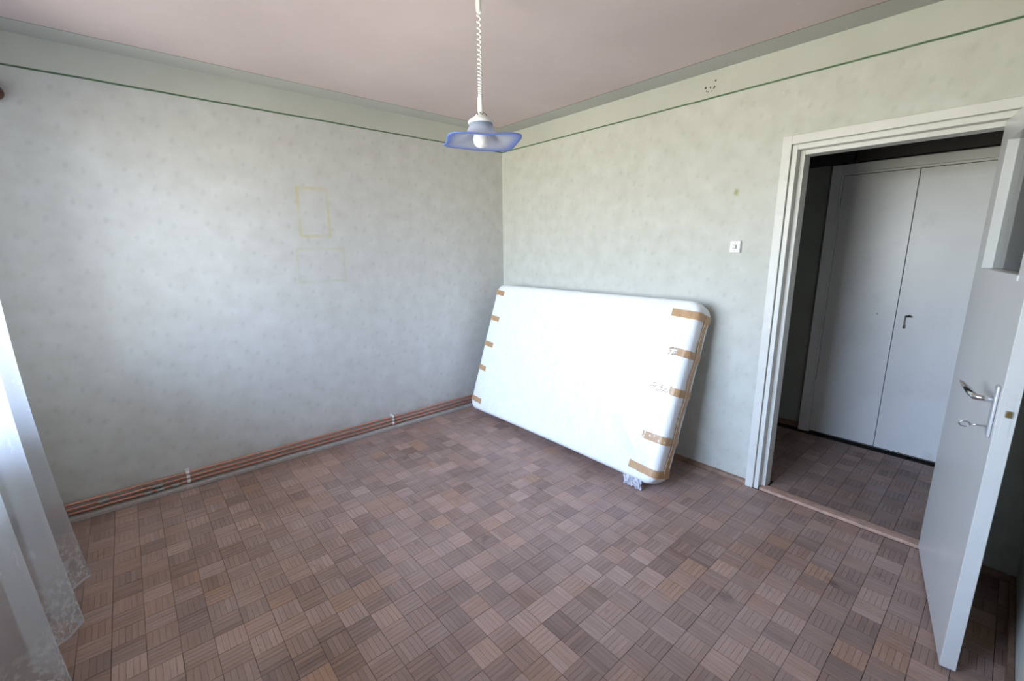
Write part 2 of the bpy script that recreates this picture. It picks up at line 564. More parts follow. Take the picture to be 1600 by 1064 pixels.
struct(MB().box(-0.12, 0.0, YW-WTF, 0.12, -0.06, H+0.12).build('wall_left', 'paper_left'),
       'pale green-grey patterned wallpaper wall behind the copper pipes', 'wall')
wb = MB()
wb.box(0.0, DX0, 0.0, WT, -0.06, H+0.12)
wb.box(DX1, XR+0.12, 0.0, WT, -0.06, H+0.12)
wb.box(DX0, DX1, 0.0, WT, DZ, H+0.12)
wall_back = struct(wb.build('wall_back', 'paper_back'), 'pale green wallpapered wall with the doorway and light switch', 'wall')
struct(MB().box(XR, XR+0.12, YW-WTF, 0.0, -0.06, H+0.12).build('wall_right', 'paper_right'),
       'shadowed wallpapered wall behind the open door', 'wall')
wf = MB()
wf.box(0.0, WX0, YW-WTF, YW, -0.06, H+0.12)
wf.box(WX1, XR, YW-WTF, YW, -0.06, H+0.12)
wf.box(WX0, WX1, YW-WTF, YW, -0.06, WZ0)
wf.box(WX0, WX1, YW-WTF, YW, WZ1, H+0.12)
struct(wf.build('wall_front', 'paper_front'), 'wallpapered window wall behind the sheer curtain', 'wall')
struct(MB().box(0.0, XR, YW, 0.0, H, H+0.12).build('ceiling', 'ceiling'),
       'dusty pink ceiling with a green painted border', 'ceiling')

# ring of plugged holes left by an old fixture, above the green line
for k, (dx, dz, r) in enumerate(((-0.030, 0.0, 0.0065), (-0.024, -0.020, 0.004), (0.0, -0.004, 0.005), (0.026, -0.006, 0.005),
                                 (0.022, -0.012, 0.0045), (0.030, 0.028, 0.0055), (-0.012, -0.026, 0.003), (0.010, -0.027, 0.003))):
    x, z = 2.02+dx, 2.513+dz
    pts = [(x + r*cos(a)*(0.8+0.4*random.random()), -0.0012, z + r*sin(a)*1.2) for a in [2*pi*i/7 for i in range(7)]]
    mb = MB()
    mb.add(pts + [(p[0], 0.001, p[2]) for p in pts], [tuple(range(7)), tuple(range(13, 6, -1))] + [(i, (i+1) % 7, 7+(i+1) % 7, 7+i) for i in range(7)])
    mb.build('plug_hole', 'putty', wall_back)

# ------------------------------------------------------------------ floor: mosaic parquet
floor_base = struct(MB().box(0.0, XR, YW, 0.0, -0.06, -0.006).build('floor', 'subfloor'),
                    'worn brown mosaic parquet floor of small square blocks', 'floor')
PITCH_B = 0.1043
NS = 5

def block_geo(ox, oy, rot, tone, hue, rnd, vs_, fs_, tones, hues, uvs, tilt=True):
    """five slats side by side, chamfered, about the origin (ox, oy)"""
    s = PITCH_B - 0.0011
    w = s/NS
    for k in range(NS):
        a0, a1 = -s/2, s/2
        b0 = -s/2 + k*w + 0.0001
        b1 = -s/2 + (k+1)*w - 0.0001
        c = 0.00035
        dz = rnd.uniform(-0.0004, 0.0003)
        zt, zb = dz, -0.0055
        rect_b = [(a0, b0), (a1, b0), (a1, b1), (a0, b1)]
        rect_t = [(a0+c, b0+c), (a1-c, b0+c), (a1-c, b1-c), (a0+c, b1-c)]
        base = len(vs_)
        for (p, q), z in [(r, zb) for r in rect_b] + [(r, zt) for r in rect_t]:
            x, y = (p, q) if rot == 0 else (-q, p)
            vs_.append((ox+x, oy+y, z))
        fs_.append((base+4, base+5, base+6, base+7))
        for i in range(4):
            j = (i+1) % 4
            fs_.append((base+i, base+j, base+4+j, base+4+i))
        tk = min(1.0, max(0.0, tone + rnd.gauss(0, 0.10)))
        hk = min(1.0, max(0.0, hue + rnd.gauss(0, 0.12)))
        u0, v0 = rnd.uniform(0, 50), rnd.uniform(0, 50)
        for q_ in range(5):
            tones.append(tk*(1.0 if q_ == 0 else 0.7))
            hues.append(hk)
        uvs.append([(u0+p, v0+q) for p, q in rect_t])
        for i in range(4):
            j = (i+1) % 4
            uvs.append([(u0+rect_b[i][0], v0+rect_b[i][1]), (u0+rect_b[j][0], v0+rect_b[j][1]),
                        (u0+rect_t[j][0], v0+rect_t[j][1]), (u0+rect_t[i][0], v0+rect_t[i][1])])

def parquet_mesh(name, vs_, fs_, tones, hues, uvs, mat):
    me = bpy.data.meshes.new(name)
    me.from_pydata(vs_, [], fs_)
    me.materials.append(M[mat])
    for nm, arr in (('tone', tones), ('hue', hues)):
        at = me.attributes.new(nm, 'FLOAT', 'FACE')
        at.data.foreach_set('value', arr)
    uvl = me.uv_layers.new(name='UVMap')
    flat = [c for face in uvs for p in face for c in p]
    uvl.data.foreach_set('uv', flat)
    me.update()
    return me

def tone_hue(rnd):
    r = rnd.random()
    if r < 0.12:
        return rnd.uniform(0.75, 1.0), rnd.uniform(0.1, 0.6)
    if r < 0.26:
        return rnd.uniform(0.02, 0.18), rnd.uniform(0.0, 0.3)
    if r < 0.36:
        return rnd.uniform(0.35, 0.6), rnd.uniform(0.6, 1.0)
    return min(0.8, max(0.15, rnd.gauss(0.45, 0.12))), max(0.0, rnd.gauss(0.12, 0.12))

rnd = random.Random(21)
cells = []
nx = int(XR/PITCH_B)+1
ny = int(-YW/PITCH_B)+1
for i in range(nx+1):
    for j in range(ny+1):
        cx = 0.062 + (i+0.5)*PITCH_B
        cy = -0.02 - (j+0.5)*PITCH_B
        if cx - PITCH_B/2 > XR - 0.02 or cy + PITCH_B/2 < YW + 0.02:
            continue
        cells.append((i, j, cx, cy))

def screen_area(cx, cy):
    h = PITCH_B/2
    q = [to_px((cx+a*h, cy+b*h, 0)) for a, b in ((-1, -1), (1, -1), (1, 1), (-1, 1))]
    if any(p is None for p in q):
        return 0.0
    mx, my = sum(p[0] for p in q)/4, sum(p[1] for p in q)/4
    if not (5 < mx < 1595 and 5 < my < 1059):
        return 0.0
    return abs(sum(q[k][0]*q[(k+1) % 4][1]-q[(k+1) % 4][0]*q[k][1] for k in range(4)))/2
ranked = sorted(cells, key=lambda c: -screen_area(c[2], c[3]))
big = set((c[0], c[1]) for c in ranked[:300])
variants = {0: [], 1: []}
for rot in (0, 1):
    for k in range(36):
        A = ([], [], [], [], [])
        tn, hu = tone_hue(rnd)
        block_geo(0, 0, rot, tn, hu, rnd, *A)
        variants[rot].append(parquet_mesh('parquet_block', *A, 'parquet'))
A = ([], [], [], [], [])
for i, j, cx, cy in cells:
    rot = (i+j) % 2
    jx, jy = rnd.uniform(-0.0004, 0.0004), rnd.uniform(-0.0004, 0.0004)
    if (i, j) in big:
        o = bpy.data.objects.new('parquet_block', rnd.choice(variants[rot]))
        o.location = (cx+jx, cy+jy, 0)
        COL.objects.link(o)
        o.parent = floor_base
    else:
        tn, hu = tone_hue(rnd)
        block_geo(cx+jx, cy+jy, rot, tn, hu, rnd, *A)
rest = bpy.data.objects.new('parquet_field', parquet_mesh('parquet_field', *A, 'parquet'))
link(rest, floor_base)
rest['kind'] = 'stuff'

# ------------------------------------------------------------------ hall beyond the door
HY = 1.30                                   # face of the hall's far wall
HX0, HX1 = 1.2, XR
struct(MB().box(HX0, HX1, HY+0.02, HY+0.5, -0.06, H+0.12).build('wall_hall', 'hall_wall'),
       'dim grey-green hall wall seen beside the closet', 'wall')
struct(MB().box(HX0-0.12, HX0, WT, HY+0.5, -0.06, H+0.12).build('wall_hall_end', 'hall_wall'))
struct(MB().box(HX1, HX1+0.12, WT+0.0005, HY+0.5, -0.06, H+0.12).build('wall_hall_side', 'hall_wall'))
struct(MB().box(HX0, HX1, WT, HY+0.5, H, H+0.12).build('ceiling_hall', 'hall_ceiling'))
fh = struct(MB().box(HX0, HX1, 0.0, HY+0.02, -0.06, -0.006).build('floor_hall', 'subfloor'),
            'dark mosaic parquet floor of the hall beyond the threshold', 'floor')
A = ([], [], [], [], [])
yy0 = WT*0.5+0.012
for i in range(int(2.2/PITCH_B)):
    for j in range(int((HY-yy0)/PITCH_B)+1):
        cx, cy = 1.75 + (i+0.5)*PITCH_B, yy0 + (j+0.5)*PITCH_B
        if cy + PITCH_B/2 > HY+0.019:
            continue
        if cy < WT+0.06 and not (DX0+0.06 < cx < DX1-0.06):
            continue
        tn, hu = tone_hue(rnd)
        block_geo(cx, cy, (i+j) % 2, tn, hu*0.6, rnd, *A)
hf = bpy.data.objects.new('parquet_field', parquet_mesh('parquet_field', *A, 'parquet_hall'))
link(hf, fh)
hf['kind'] = 'stuff'
struct(MB().box(1.8, 2.40, HY+0.004, HY+0.0195, -0.0, 0.045).build('baseboard_hall', 'wood_trim'),
       'brown wooden skirting of the hall wall left of the closet', 'baseboard')

# dark loft boarding above the closet
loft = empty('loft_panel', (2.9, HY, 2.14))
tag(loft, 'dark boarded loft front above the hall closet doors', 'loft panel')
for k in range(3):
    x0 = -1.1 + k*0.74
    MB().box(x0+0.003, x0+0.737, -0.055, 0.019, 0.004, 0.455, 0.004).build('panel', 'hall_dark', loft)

# built-in closet
CX0, CX1, CZ = 2.404, 3.42, 2.135
clo = empty('hall_closet', ((CX0+CX1)/2, HY, 0))
tag(clo, 'white two-door built-in closet in the hall beyond the doorway', 'closet')
ox = -(CX0+CX1)/2
fr = MB()
fr.box(CX0+ox, CX0+ox+0.062, -0.03, 0.018, 0, CZ, 0.003)
fr.box(CX1+ox-0.062, CX1+ox, -0.03, 0.018, 0, CZ, 0.003)
fr.box(CX0+ox+0.062, CX1+ox-0.062, -0.03, 0.018, CZ-0.062, CZ, 0.003)
fr.build('frame', 'closet', clo)
fi = MB()
fi.box(CX0+ox+0.0625, CX0+ox+0.078, -0.022, 0.018, 0, CZ-0.0625, 0.002)
fi.box(CX1+ox-0.078, CX1+ox-0.0625, -0.022, 0.018, 0, CZ-0.0625, 0.002)
fi.box(CX0+ox+0.0785, CX1+ox-0.0785, -0.022, 0.018, CZ-0.078, CZ-0.0625, 0.002)
fi.build('inner_lining', 'closet', clo)
MB().box(CX0+ox+0.079, CX1+ox-0.079, 0.006, 0.018, 0.002, CZ-0.079).build('back_board', 'dark_gap', clo)
xm = 2.913+ox
zt = CZ-0.082
dl = MB().box(CX0+ox+0.081, xm-0.002, -0.024, 0.004, 0.018, zt, 0.0015).build('door', 'closet', clo)
dl['label'] = 'left closet door leaf'
dr = MB().box(xm+0.002, CX1+ox-0.081, -0.026, 0.004, 0.018, zt, 0.0015).build('door', 'closet', clo)
dr['label'] = 'right closet door leaf with a small key'
for z in (0.42, 1.80):
    MB().tube([(CX0+ox+0.079, -0.028, z-0.035), (CX0+ox+0.079, -0.028, z+0.035)], 0.006, 8).build('hinge', 'closet', dl)
sn = MB()
sn.lathe([(0.004, -0.002), (0.005, 0.0), (0.003, 0.002)], 10)
for v in sn.v:
    v.xyz = (xm-0.107+v.x, -0.0255-v.z, 1.042+v.y)
sn.build('nail_hole', 'screw', dl)
kx, kz = xm+0.055, 1.042
kb = MB()
kb.tube([(kx, -0.025, kz), (kx, -0.048, kz)], 0.0035, 8)
kb.tube([(kx, -0.046, kz), (kx+0.022, -0.050, kz+0.004), (kx+0.036, -0.050, kz-0.001)], [0.0045, 0.009, 0.003], 8)
kb.build('key', 'dark_metal', dr)
kc = MB()
kc.tube([(kx, -0.044, kz-0.002), (kx-0.002, -0.046, kz-0.04), (kx+0.001, -0.043, kz-0.075)], 0.0028, 6)
kc.tube([(kx+0.001, -0.043, kz-0.064), (kx+0.001, -0.043, kz-0.088)], 0.0058, 8)
kc.build('key_cord', 'screw', dr)

# ------------------------------------------------------------------ door frame and threshold
trim = MB()
CO, CI = 2.473, 2.519                       # casing board
RO, RI = 3.396, 3.442
trim.box(CO, CI, -0.022, 0.0, 0.0, 2.137, 0.002)
trim.box(RO, RI, -0.022, 0.0, 0.0, 2.137, 0.002)
trim.box(CI+0.0002, RO-0.0002, -0.022, 0.0, 2.091, 2.137, 0.002)
tr = struct(trim.build('trim_1', 'casing'), 'off-white painted casing boards around the doorway', 'door casing')
fr = MB()
fr.box(CI+0.005, 2.549, -0.012, WT+0.01, 0.0, 2.086, 0.002)
fr.box(3.361, RO-0.005, -0.012, WT+0.01, 0.0, 2.086, 0.002)
fr.box(2.5492, 3.3608, -0.012, WT+0.01, 2.060, 2.086, 0.002)
fo = fr.build('frame_outer', 'casing', tr)
fr = MB()
fr.box(2.5493, 2.574, 0.036, WT+0.01, 0.0, 2.0598, 0.002)
fr.box(3.336, 3.3607, 0.036, WT+0.01, 0.0, 2.0598, 0.002)
fr.box(2.5742, 3.3358, 0.036, WT+0.01, 2.036, 2.0598, 0.002)
fr.build('frame_stop', 'casing', tr)
sk = MB()
sk.box(2.5478, 2.5494, 0.044, 0.056, 0.93, 1.0)
sk.build('strike_plate', 'brass', tr)
th = MB()
th.box(2.556, 3.355, -0.012, 0.035, -0.004, 0.016, 0.004)
th.box(2.556, 3.355, 0.036, 0.066, -0.004, 0.010, 0.002)
struct(th.build('trim_2', 'threshold'), 'bare pinkish wooden threshold strip under the doorway', 'threshold')

# ------------------------------------------------------------------ skirtings
bb = MB()
def quarter(mb, x0, x1, d, h):
    n = 6
    prof = [(0.0, 0.0)] + [(-d*cos(pi/2*k/n)-0.0, h*sin(pi/2*k/n)) for k in range(n+1)]
    v = [(x0, p, q) for p, q in prof] + [(x1, p, q) for p, q in prof]
    m = len(prof)
    mb.add(v, [tuple(range(m)), tuple(range(2*m-1, m-1, -1))] + [(k, (k+1) % m, m+(k+1) % m, m+k) for k in range(m)])
quarter(bb, 0.07, CO-0.0005, 0.022, 0.034)
quarter(bb, RI+0.0005, XR-0.001, 0.022, 0.034)
struct(bb.build('baseboard_back', 'wood_trim'), 'narrow brown wooden skirting below the doorway wall', 'baseboard')
bl = MB()
bl.box(0.001, 0.060, YW+0.001, -0.001, -0.005, 0.024, 0.006)
struct(bl.build('baseboard_left', 'grey_skirting'), 'scuffed grey painted skirting strip under the copper pipes', 'baseboard')
br = MB()
br.box(XR-0.018, XR-0.0005, YW+0.002, -0.024, 0.0, 0.05, 0.004)
struct(br.build('baseboard_right', 'wood_trim'), 'dark skirting along the wall behind the door', 'baseboard')

# ------------------------------------------------------------------ window behind the curtain
win = MB()
yc0, yc1 = YW-0.20, YW-0.14
win.box(WX0, WX0+0.05, yc0, yc1, WZ0, WZ1)
win.box(WX1-0.05, WX1, yc0, yc1, WZ0, WZ1)
win.box(WX0+0.05, WX1-0.05, yc0, yc1, WZ0, WZ0+0.05)
win.box(WX0+0.05, WX1-0.05, yc0, yc1, WZ1-0.05, WZ1)
wx = (WX0+WX1)/2
win.box(wx-0.03, wx+0.03, yc0, yc1, WZ0+0.05, WZ1-0.05)
window = struct(win.build('window_1', 'window_paint'), 'white two-light window behind the sheer curtain', 'window')
for a, b in ((WX0+0.05, wx-0.03), (wx+0.03, WX1-0.05)):
    MB().box(a, b, yc0+0.028, yc0+0.032, WZ0+0.05, WZ1-0.05).build('pane', 'window_glass', window)
MB().box(WX0-0.04, WX1+0.04, YW+0.0005, YW+0.03, WZ0-0.03, WZ0, 0.004).build('sill', 'window_paint', window)

# ------------------------------------------------------------------ door leaf, swung open into the room
HNG = Vector((3.321, -0.006))
FREE = Vector((3.474, -0.832))
dvec = (FREE-HNG)
LW = dvec.length
ang = math.atan2(dvec.y, dvec.x)
door = empty('door_1', (HNG.x, HNG.y, 0.0), ang)
struct(door, 'white painted door with a glazed top standing open', 'door')
# local: x along the leaf from the hinge, y thickness (seen face at y=0, far face at y=+T), z up
T = 0.044
LZ0, LZ1 = 0.012, 2.046
GX0, GX1, GZ0, GZ1 = 0.125, LW-0.125, 1.44, 1.955
mb = MB()
def vbox(mb, x0, x1, z0, z1, y0=0.0, y1=T, b=0.0015):
    mb.box(x0, x1, y0, y1, z0, z1, b)
outer = [(0, LZ0), (LW, LZ0), (LW, LZ1), (0, LZ1)]
inner = [(GX0, GZ0), (GX1, GZ0), (GX1, GZ1), (GX0, GZ1)]
v = [(x, 0, z) for x, z in outer] + [(x, 0, z) for x, z in inner] + [(x, T, z) for x, z in outer] + [(x, T, z) for x, z in inner]
f = []
for i in range(4):
    j = (i+1) % 4
    f += [(i, j, 4+j, 4+i), (8+j, 8+i, 12+i, 12+j), (j, i, 8+i, 8+j), (4+i, 4+j, 12+j, 12+i)]
leaf = MB().add(v, f).build('leaf', 'door', door)
bv = leaf.modifiers.new('soft_edges', 'BEVEL')
bv.width = 0.0015
bv.segments = 1
MB().box(GX0-0.004, GX1+0.004, 0.032, 0.036, GZ0-0.004, GZ1+0.004).build('pane', 'door_glass', leaf)
be = MB()
for y0, y1 in ((0.0362, T-0.001),):
    be.box(GX0+0.0002, GX1-0.0002, y0, y1, GZ0+0.0002, GZ0+0.012)
    be.box(GX0+0.0002, GX1-0.0002, y0, y1, GZ1-0.012, GZ1-0.0002)
    be.box(GX0+0.0002, GX0+0.012, y0, y1, GZ0+0.0122, GZ1-0.0122)
    be.box(GX1-0.012, GX1-0.0002, y0, y1, GZ0+0.0122, GZ1-0.0122)
be.build('glazing_bead', 'door', leaf)
sl = MB().box(GX0-0.012, GX1+0.012, -0.0035, 0.0005, GZ0-0.020, GZ0-0.001, 0.001).build('bottom_bead', 'door', leaf)
for z in (0.25, 1.75):
    MB().tube([(-0.004, T+0.005, z-0.05), (-0.004, T+0.005, z+0.05)], 0.006, 10).build('hinge', 'door', door)
# lock furniture
px_ = LW-0.040
pl = MB()
pl.box(px_-0.019, px_+0.019, -0.009, 0.0, 0.905, 1.085, 0.006)
plate = pl.build('lock_plate', 'plate_metal', door)
plate['label'] = 'bright aluminium lock plate'
lv = MB()
lz = 1.035
lv.tube([(px_, -0.008, lz), (px_, -0.030, lz), (px_-0.003, -0.042, lz), (px_-0.012, -0.050, lz), (px_-0.035, -0.056, lz+0.003),
         (px_-0.085, -0.059, lz+0.006), (px_-0.100, -0.060, lz+0.006)],
        [0.0095, 0.0095, 0.0105, 0.011, 0.011, 0.0105, 0.0092], 12)
lever = lv.build('lever_handle', 'chrome', door, True)
tip = MB()
tip.tube([(px_-0.099, -0.0599, lz+0.006), (px_-0.110, -0.0635, lz+0.010), (px_-0.118, -0.069, lz+0.017), (px_-0.124, -0.076, lz+0.023)],
         [0.0088, 0.0082, 0.0062, 0.0022], 12)
tp = tip.build('tip', 'steel', lever, True)  # darker metal than the lever, standing in for a dark reflection
ky = MB()
ky.tube([(px_, -0.008, 0.94), (px_, -0.050, 0.938)], 0.0028, 8)
ring = [(px_+0.002*sin(a), -0.062-0.013*cos(a), 0.937+0.010*sin(a)) for a in [2*pi*i/18 for i in range(19)]]
ky.tube(ring, 0.0026, 6, False)
key = ky.build('key', 'steel', door, True)
lt = MB()
lt.box(LW-0.001, LW+0.001, T/2-0.010, T/2+0.010, 0.915, 1.075)
fp = lt.build('lock_face', 'door', door)
lt = MB()
lt.box(LW+0.0008, LW+0.009, T/2-0.006, T/2+0.008, 0.992, 1.014, 0.002)
lb = lt.build('latch_bolt', 'brass', fp)

# ------------------------------------------------------------------ light switch
sw = empty('light_switch', (2.2655, 0.0, 1.5385))
tag(sw, 'small square white light switch beside the doorway', 'light switch')
s_ = MB().box(-0.031, 0.031, -0.020, -0.0005, -0.037, 0.037, 0.004).build('plate', 'white_plastic', sw)
MB().box(-0.012, 0.012, -0.023, -0.0195, -0.013, 0.013, 0.002).build('rocker_surround', 'switch_grey', sw)
MB().box(-0.0065, 0.0065, -0.029, -0.0228, -0.009, 0.009, 0.002).build('rocker', 'white_plastic', sw)
for z in (-0.024, 0.024):
    c = MB().lathe([(0.0035, 0.0), (0.0035, 0.0012), (0.0022, 0.0018)], 10)
    for v in c.v:
        v.xyz = (v.x, -0.0198-v.z, z+v.y)
    c.build('screw', 'screw', sw)

# ------------------------------------------------------------------ copper pipes on the left wall
PZ = (0.044, 0.0735, 0.103)
PX = 0.030
names = ('lowest copper heating pipe above the grey skirting strip', 'middle one of the three copper heating pipes',
         'topmost copper heating pipe along the wallpapered wall')
pipes = []
for z, lab in zip(PZ, names):
    p = empty('copper_pipe', (PX, YW, z))
    tag(p, lab, 'pipe', 'copper pipes along the left wall')
    n = 60
    L = -YW - 0.006
    ph = random.uniform(0, 6)
    pts = [(0.0012*sin(ph+k*0.7), 0.003+(L-0.003)*k/n, 0.0009*sin(2*ph+k*0.5)) for k in range(n+1)]
    MB().tube(pts, 0.0086, 12).build('pipe', 'copper', p, True)
    pipes.append(p)
def coupling(p, y, ln, r, mat='pipe_metal'):
    y -= YW
    c = MB()
    c.tube([(0, y-ln/2, 0), (0, y-ln/2+0.008, 0), (0, y-ln/2+0.0081, 0), (0, y+ln/2-0.0081, 0), (0, y+ln/2-0.008, 0), (0, y+ln/2, 0)],
           [r*1.12, r*1.12, r, r, r*1.12, r*1.12], 6)
    return c.build('coupling', mat, p)
coupling(pipes[1], -2.935, 0.055, 0.0128)
coupling(pipes[0], -2.985, 0.035, 0.0130)
coupling(pipes[0], -2.925, 0.04, 0.0128)
coupling(pipes[1], -3.19, 0.05, 0.0128)
coupling(pipes[0], -2.845, 0.035, 0.0125)
for y, lab in ((-2.775, 'white plastic pipe clip bracket nearer the curtain'), (-1.315, 'white plastic pipe clip bracket nearer the mattress')):
    b = empty('pipe_bracket', (0.0, y, 0.0))
    tag(b, lab, 'pipe bracket', 'pipe clips on the left wall')
    MB().box(0.0006, 0.016, -0.011, 0.011, 0.030, 0.122, 0.002).build('back_strip', 'clip_plastic', b)
    for z in PZ:
        cl = MB()
        arc = [(PX-0.013*cos(a)*1.0, 0, z+0.0138*sin(a)) for a in [(-2.3+4.6*k/12) for k in range(13)]]
        arc = [(PX+0.0138*cos(a), 0, z+0.0138*sin(a)) for a in [(-pi+0.05+(2*pi-0.1)*k/14) for k in range(15)]]
        w = 0.009
        vv, ff = [], []
        for (x, _, zz) in arc:
            dx, dz = (x-PX)/0.0138, (zz-z)/0.0138
            for rr, yy in ((0.0118, -w), (0.0118, w), (0.0145, w), (0.0145, -w)):
                vv.append((PX+dx*rr, yy, z+dz*rr))
        for k in range(len(arc)-1):
            for q in range(4):
                ff.append((4*k+q, 4*k+(q+1) % 4, 4*k+4+(q+1) % 4, 4*k+4+q))
        ff.append((0, 1, 2, 3)); e_ = 4*(len(arc)-1); ff.append((e_+3, e_+2, e_+1, e_))
        MB().add(vv, ff).build('clip', 'clip_plastic', b)

# ------------------------------------------------------------------ wrapped mattress leaning on the back wall
ML, MW, MT = 2.003, 1.211, 0.200
LEAN = 0.338
mat_root = empty('wrapped_mattress', (0.168, -0.424, 0.002))
tag(mat_root, 'white plastic-wrapped mattress with brown tape leaning against the wall', 'mattress')
eU = Vector((0, sin(LEAN), cos(LEAN)))
eN = Vector((0, -cos(LEAN), sin(LEAN)))
RC, RE = 0.085, 0.040
def mpt(u, v, n):
    k = v/MW
    u = ML/2 + (u-ML/2)*(0.978 + 0.030*k)           # squashed a little along the edge it stands on
    v = v + 0.008*sin(pi*u/ML)*(1-k)                 # slight sag lines
    return Vector((u, 0, 0)) + eU*v + eN*n
def outline(inset, seg=8, div=14):
    """points of the rounded rectangle, counter-clockwise, fixed count"""
    r = max(0.004, RC-inset)
    x0, x1, y0, y1 = inset, ML-inset, inset, MW-inset
    pts = []
    for (cx, cy, a0), (nx_, ny_) in zip(((x1-r, y0+r, -pi/2), (x1-r, y1-r, 0), (x0+r, y1-r, pi/2), (x0+r, y0+r, pi)),
                                        ((x1, y1-r), (x0+r, y1), (x0, y0+r), (x1-r, y0))):
        for k in range(seg+1):
            a = a0 + pi/2*k/seg
            pts.append((cx+r*cos(a), cy+r*sin(a)))
        lx, ly = pts[-1]
        for k in range(1, div):
            pts.append((lx+(nx_-lx)*k/div, ly+(ny_-ly)*k/div))
    return pts
rings = []
mr = random.Random(3)
def jig(s, amp):
    return amp*(sin(s*37.1)+sin(s*23.3+1.0)+sin(s*61.7+2.0))/3
levels = [(0.16, 0.0, 0), (RE, 0.0, 0)]
for k in range(1, 7):
    a = pi/2*k/6
    levels.append((RE*(1-sin(a)), RE*(1-cos(a)), 1))
levels += [(-0.004, MT/2-0.012, 2), (0.001, MT/2, 2), (-0.004, MT/2+0.012, 2)]
for k in range(0, 7):
    a = pi/2*k/6
    levels.append((RE*(1-cos(a)), MT-RE*(1-sin(a)), 1))
levels += [(0.10, MT+0.003, 0), (0.20, MT+0.005, 0), (0.33, MT+0.006, 0)]
V, F = [], []
for li, (ins, n, kind) in enumerate(levels):
    o = outline(ins)
    for k, (x, y) in enumerate(o):
        s = k/len(o)*40
        d = jig(s+li*0.13, 0.0035 if kind else 0.0015)
        nn = n + d if kind != 2 else n
        if kind == 2:
            cx, cy = ML/2, MW/2
            vx, vy = x-cx, y-cy
            l_ = math.hypot(vx, vy)
            x += vx/l_*d; y += vy/l_*d
        V.append(mpt(x, max(0.0, y), max(0.0, nn)))
    m = len(o)
for li in range(len(levels)-1):
    for k in range(m):
        a, b = li*m+k, li*m+(k+1) % m
        F.append((a, b, b+m, a+m))
F.append(tuple(reversed(range(m))))
F.append(tuple((len(levels)-1)*m+k for k in range(m)))
body = MB().add(V, F).build('wrapped_body', 'wrap', mat_root, True)

def edge_path(side, reach, back):
    """(u, n) polyline from the front face round the edge and down the side"""
    pts = []
    k = 6
    for i in range(k+1):
        pts.append((ML-reach + (reach-RE)*i/k, MT))
    for i in range(1, 9):
        a = pi/2*i/8
        pts.append((ML-RE+RE*sin(a), MT-RE+RE*cos(a)))
    for i in range(1, 6):
        pts.append((ML, MT-RE - (MT-RE-back)*i/5))
    # centre of curvature normals
    out = []
    for i, (u, n) in enumerate(pts):
        a = pts[max(0, i-1)]; b = pts[min(len(pts)-1, i+1)]
        tx, tn = b[0]-a[0], b[1]-a[1]
        l_ = math.hypot(tx, tn)
        out.append((u - tn/l_*0.006*1.0, n + tx/l_*0.006))
    return [((u if side > 0 else ML-u), n) for u, n in out]

def tape(side, v_in, v_edge, width, reach, back, mat, name='tape_strip', slack=0.0):
    path = edge_path(side, reach, back)
    vv, ff = [], []
    N_ = len(path)
    for i, (u, n) in enumerate(path):
        k = min(1.0, i/6.0)
        vc = v_in + (v_edge-v_in)*k
        wv = width/2*(1.0 + 0.05*sin(i*2.1+v_in*9))
        for s in (-1, 1):
            vv.append(mpt(u, vc+s*wv, n + 0.0008))
        du = -0.0012 if side > 0 else 0.0012
        for s in (-1, 1):
            vv.append(mpt(u+du*(1 if i > 10 else 0), vc+s*wv, n - (0.0014 if i <= 10 else 0)))
    for i in range(N_-1):
        a, b = 4*i, 4*i+4
        ff += [(a, a+1, b+1, b), (a+2, b+2, b+3, a+3), (a, b, b+2, a+2), (a+1, a+3, b+3, b+1)]
    ff += [(0, 2, 3, 1), (4*(N_-1), 4*(N_-1)+1, 4*(N_-1)+3, 4*(N_-1)+2)]
    return MB().add(vv, ff).build(name, mat, mat_root)

tape(1, 1.118, 1.112, 0.050, 0.175, 0.030, 'tape')
for (vi, ve, rs, r0) in ((0.868, 0.862, 0.072, 0.125), (0.622, 0.612, 0.055, 0.185)):
    o = tape(1, vi, ve, 0.048, rs, 0.030, 'tape')
    # torn remains of the strip on the front face
    vv, ff = [], []
    rr = random.Random(int(vi*1000))
    for q in range(9):
        u0 = ML - r0 + (r0-rs)*q/9
        for h in range(3):
            if rr.random() < 0.35:
                continue
            vc = vi - 0.020 + 0.018*h + rr.uniform(-0.003, 0.003)
            a_ = rr.uniform(0.4, 1.1)
            ln, wd = rr.uniform(0.006, 0.011), rr.uniform(0.0016, 0.003)
            b_ = len(vv)
            for du, dv in ((-ln, -wd), (ln, -wd), (ln*0.8, wd), (-ln, wd*0.7)):
                uu, v2 = u0 + du*cos(a_)-dv*sin(a_), vc + du*sin(a_)+dv*cos(a_)
                vv.append(mpt(uu, v2, MT+0.0072))
            for du, dv in ((-ln, -wd), (ln, -wd), (ln*0.8, wd), (-ln, wd*0.7)):
                uu, v2 = u0 + du*cos(a_)-dv*sin(a_), vc + du*sin(a_)+dv*cos(a_)
                vv.append(mpt(uu, v2, MT+0.0055))
            ff += [(b_, b_+1, b_+2, b_+3), (b_+7, b_+6, b_+5, b_+4)] + [(b_+i, b_+4+i, b_+4+(i+1) % 4, b_+(i+1) % 4) for i in range(4)]
    t_ = MB().add(vv, ff).build('torn_tape', 'tape', mat_root)
    t_['label'] = 'shredded end of a tape strip'
tape(1, 0.300, 0.298, 0.050, 0.160, 0.030, 'tape_creased')
tape(1, 0.092, 0.082, 0.048, 0.20, 0.030, 'tape')
for vi, reach in ((1.120, 0.135), (0.872, 0.150), (0.622, 0.150), (0.392, 0.125), (0.092, 0.165)):
    tape(-1, vi-0.004, vi+0.006, 0.046, reach, 0.030, 'tape')
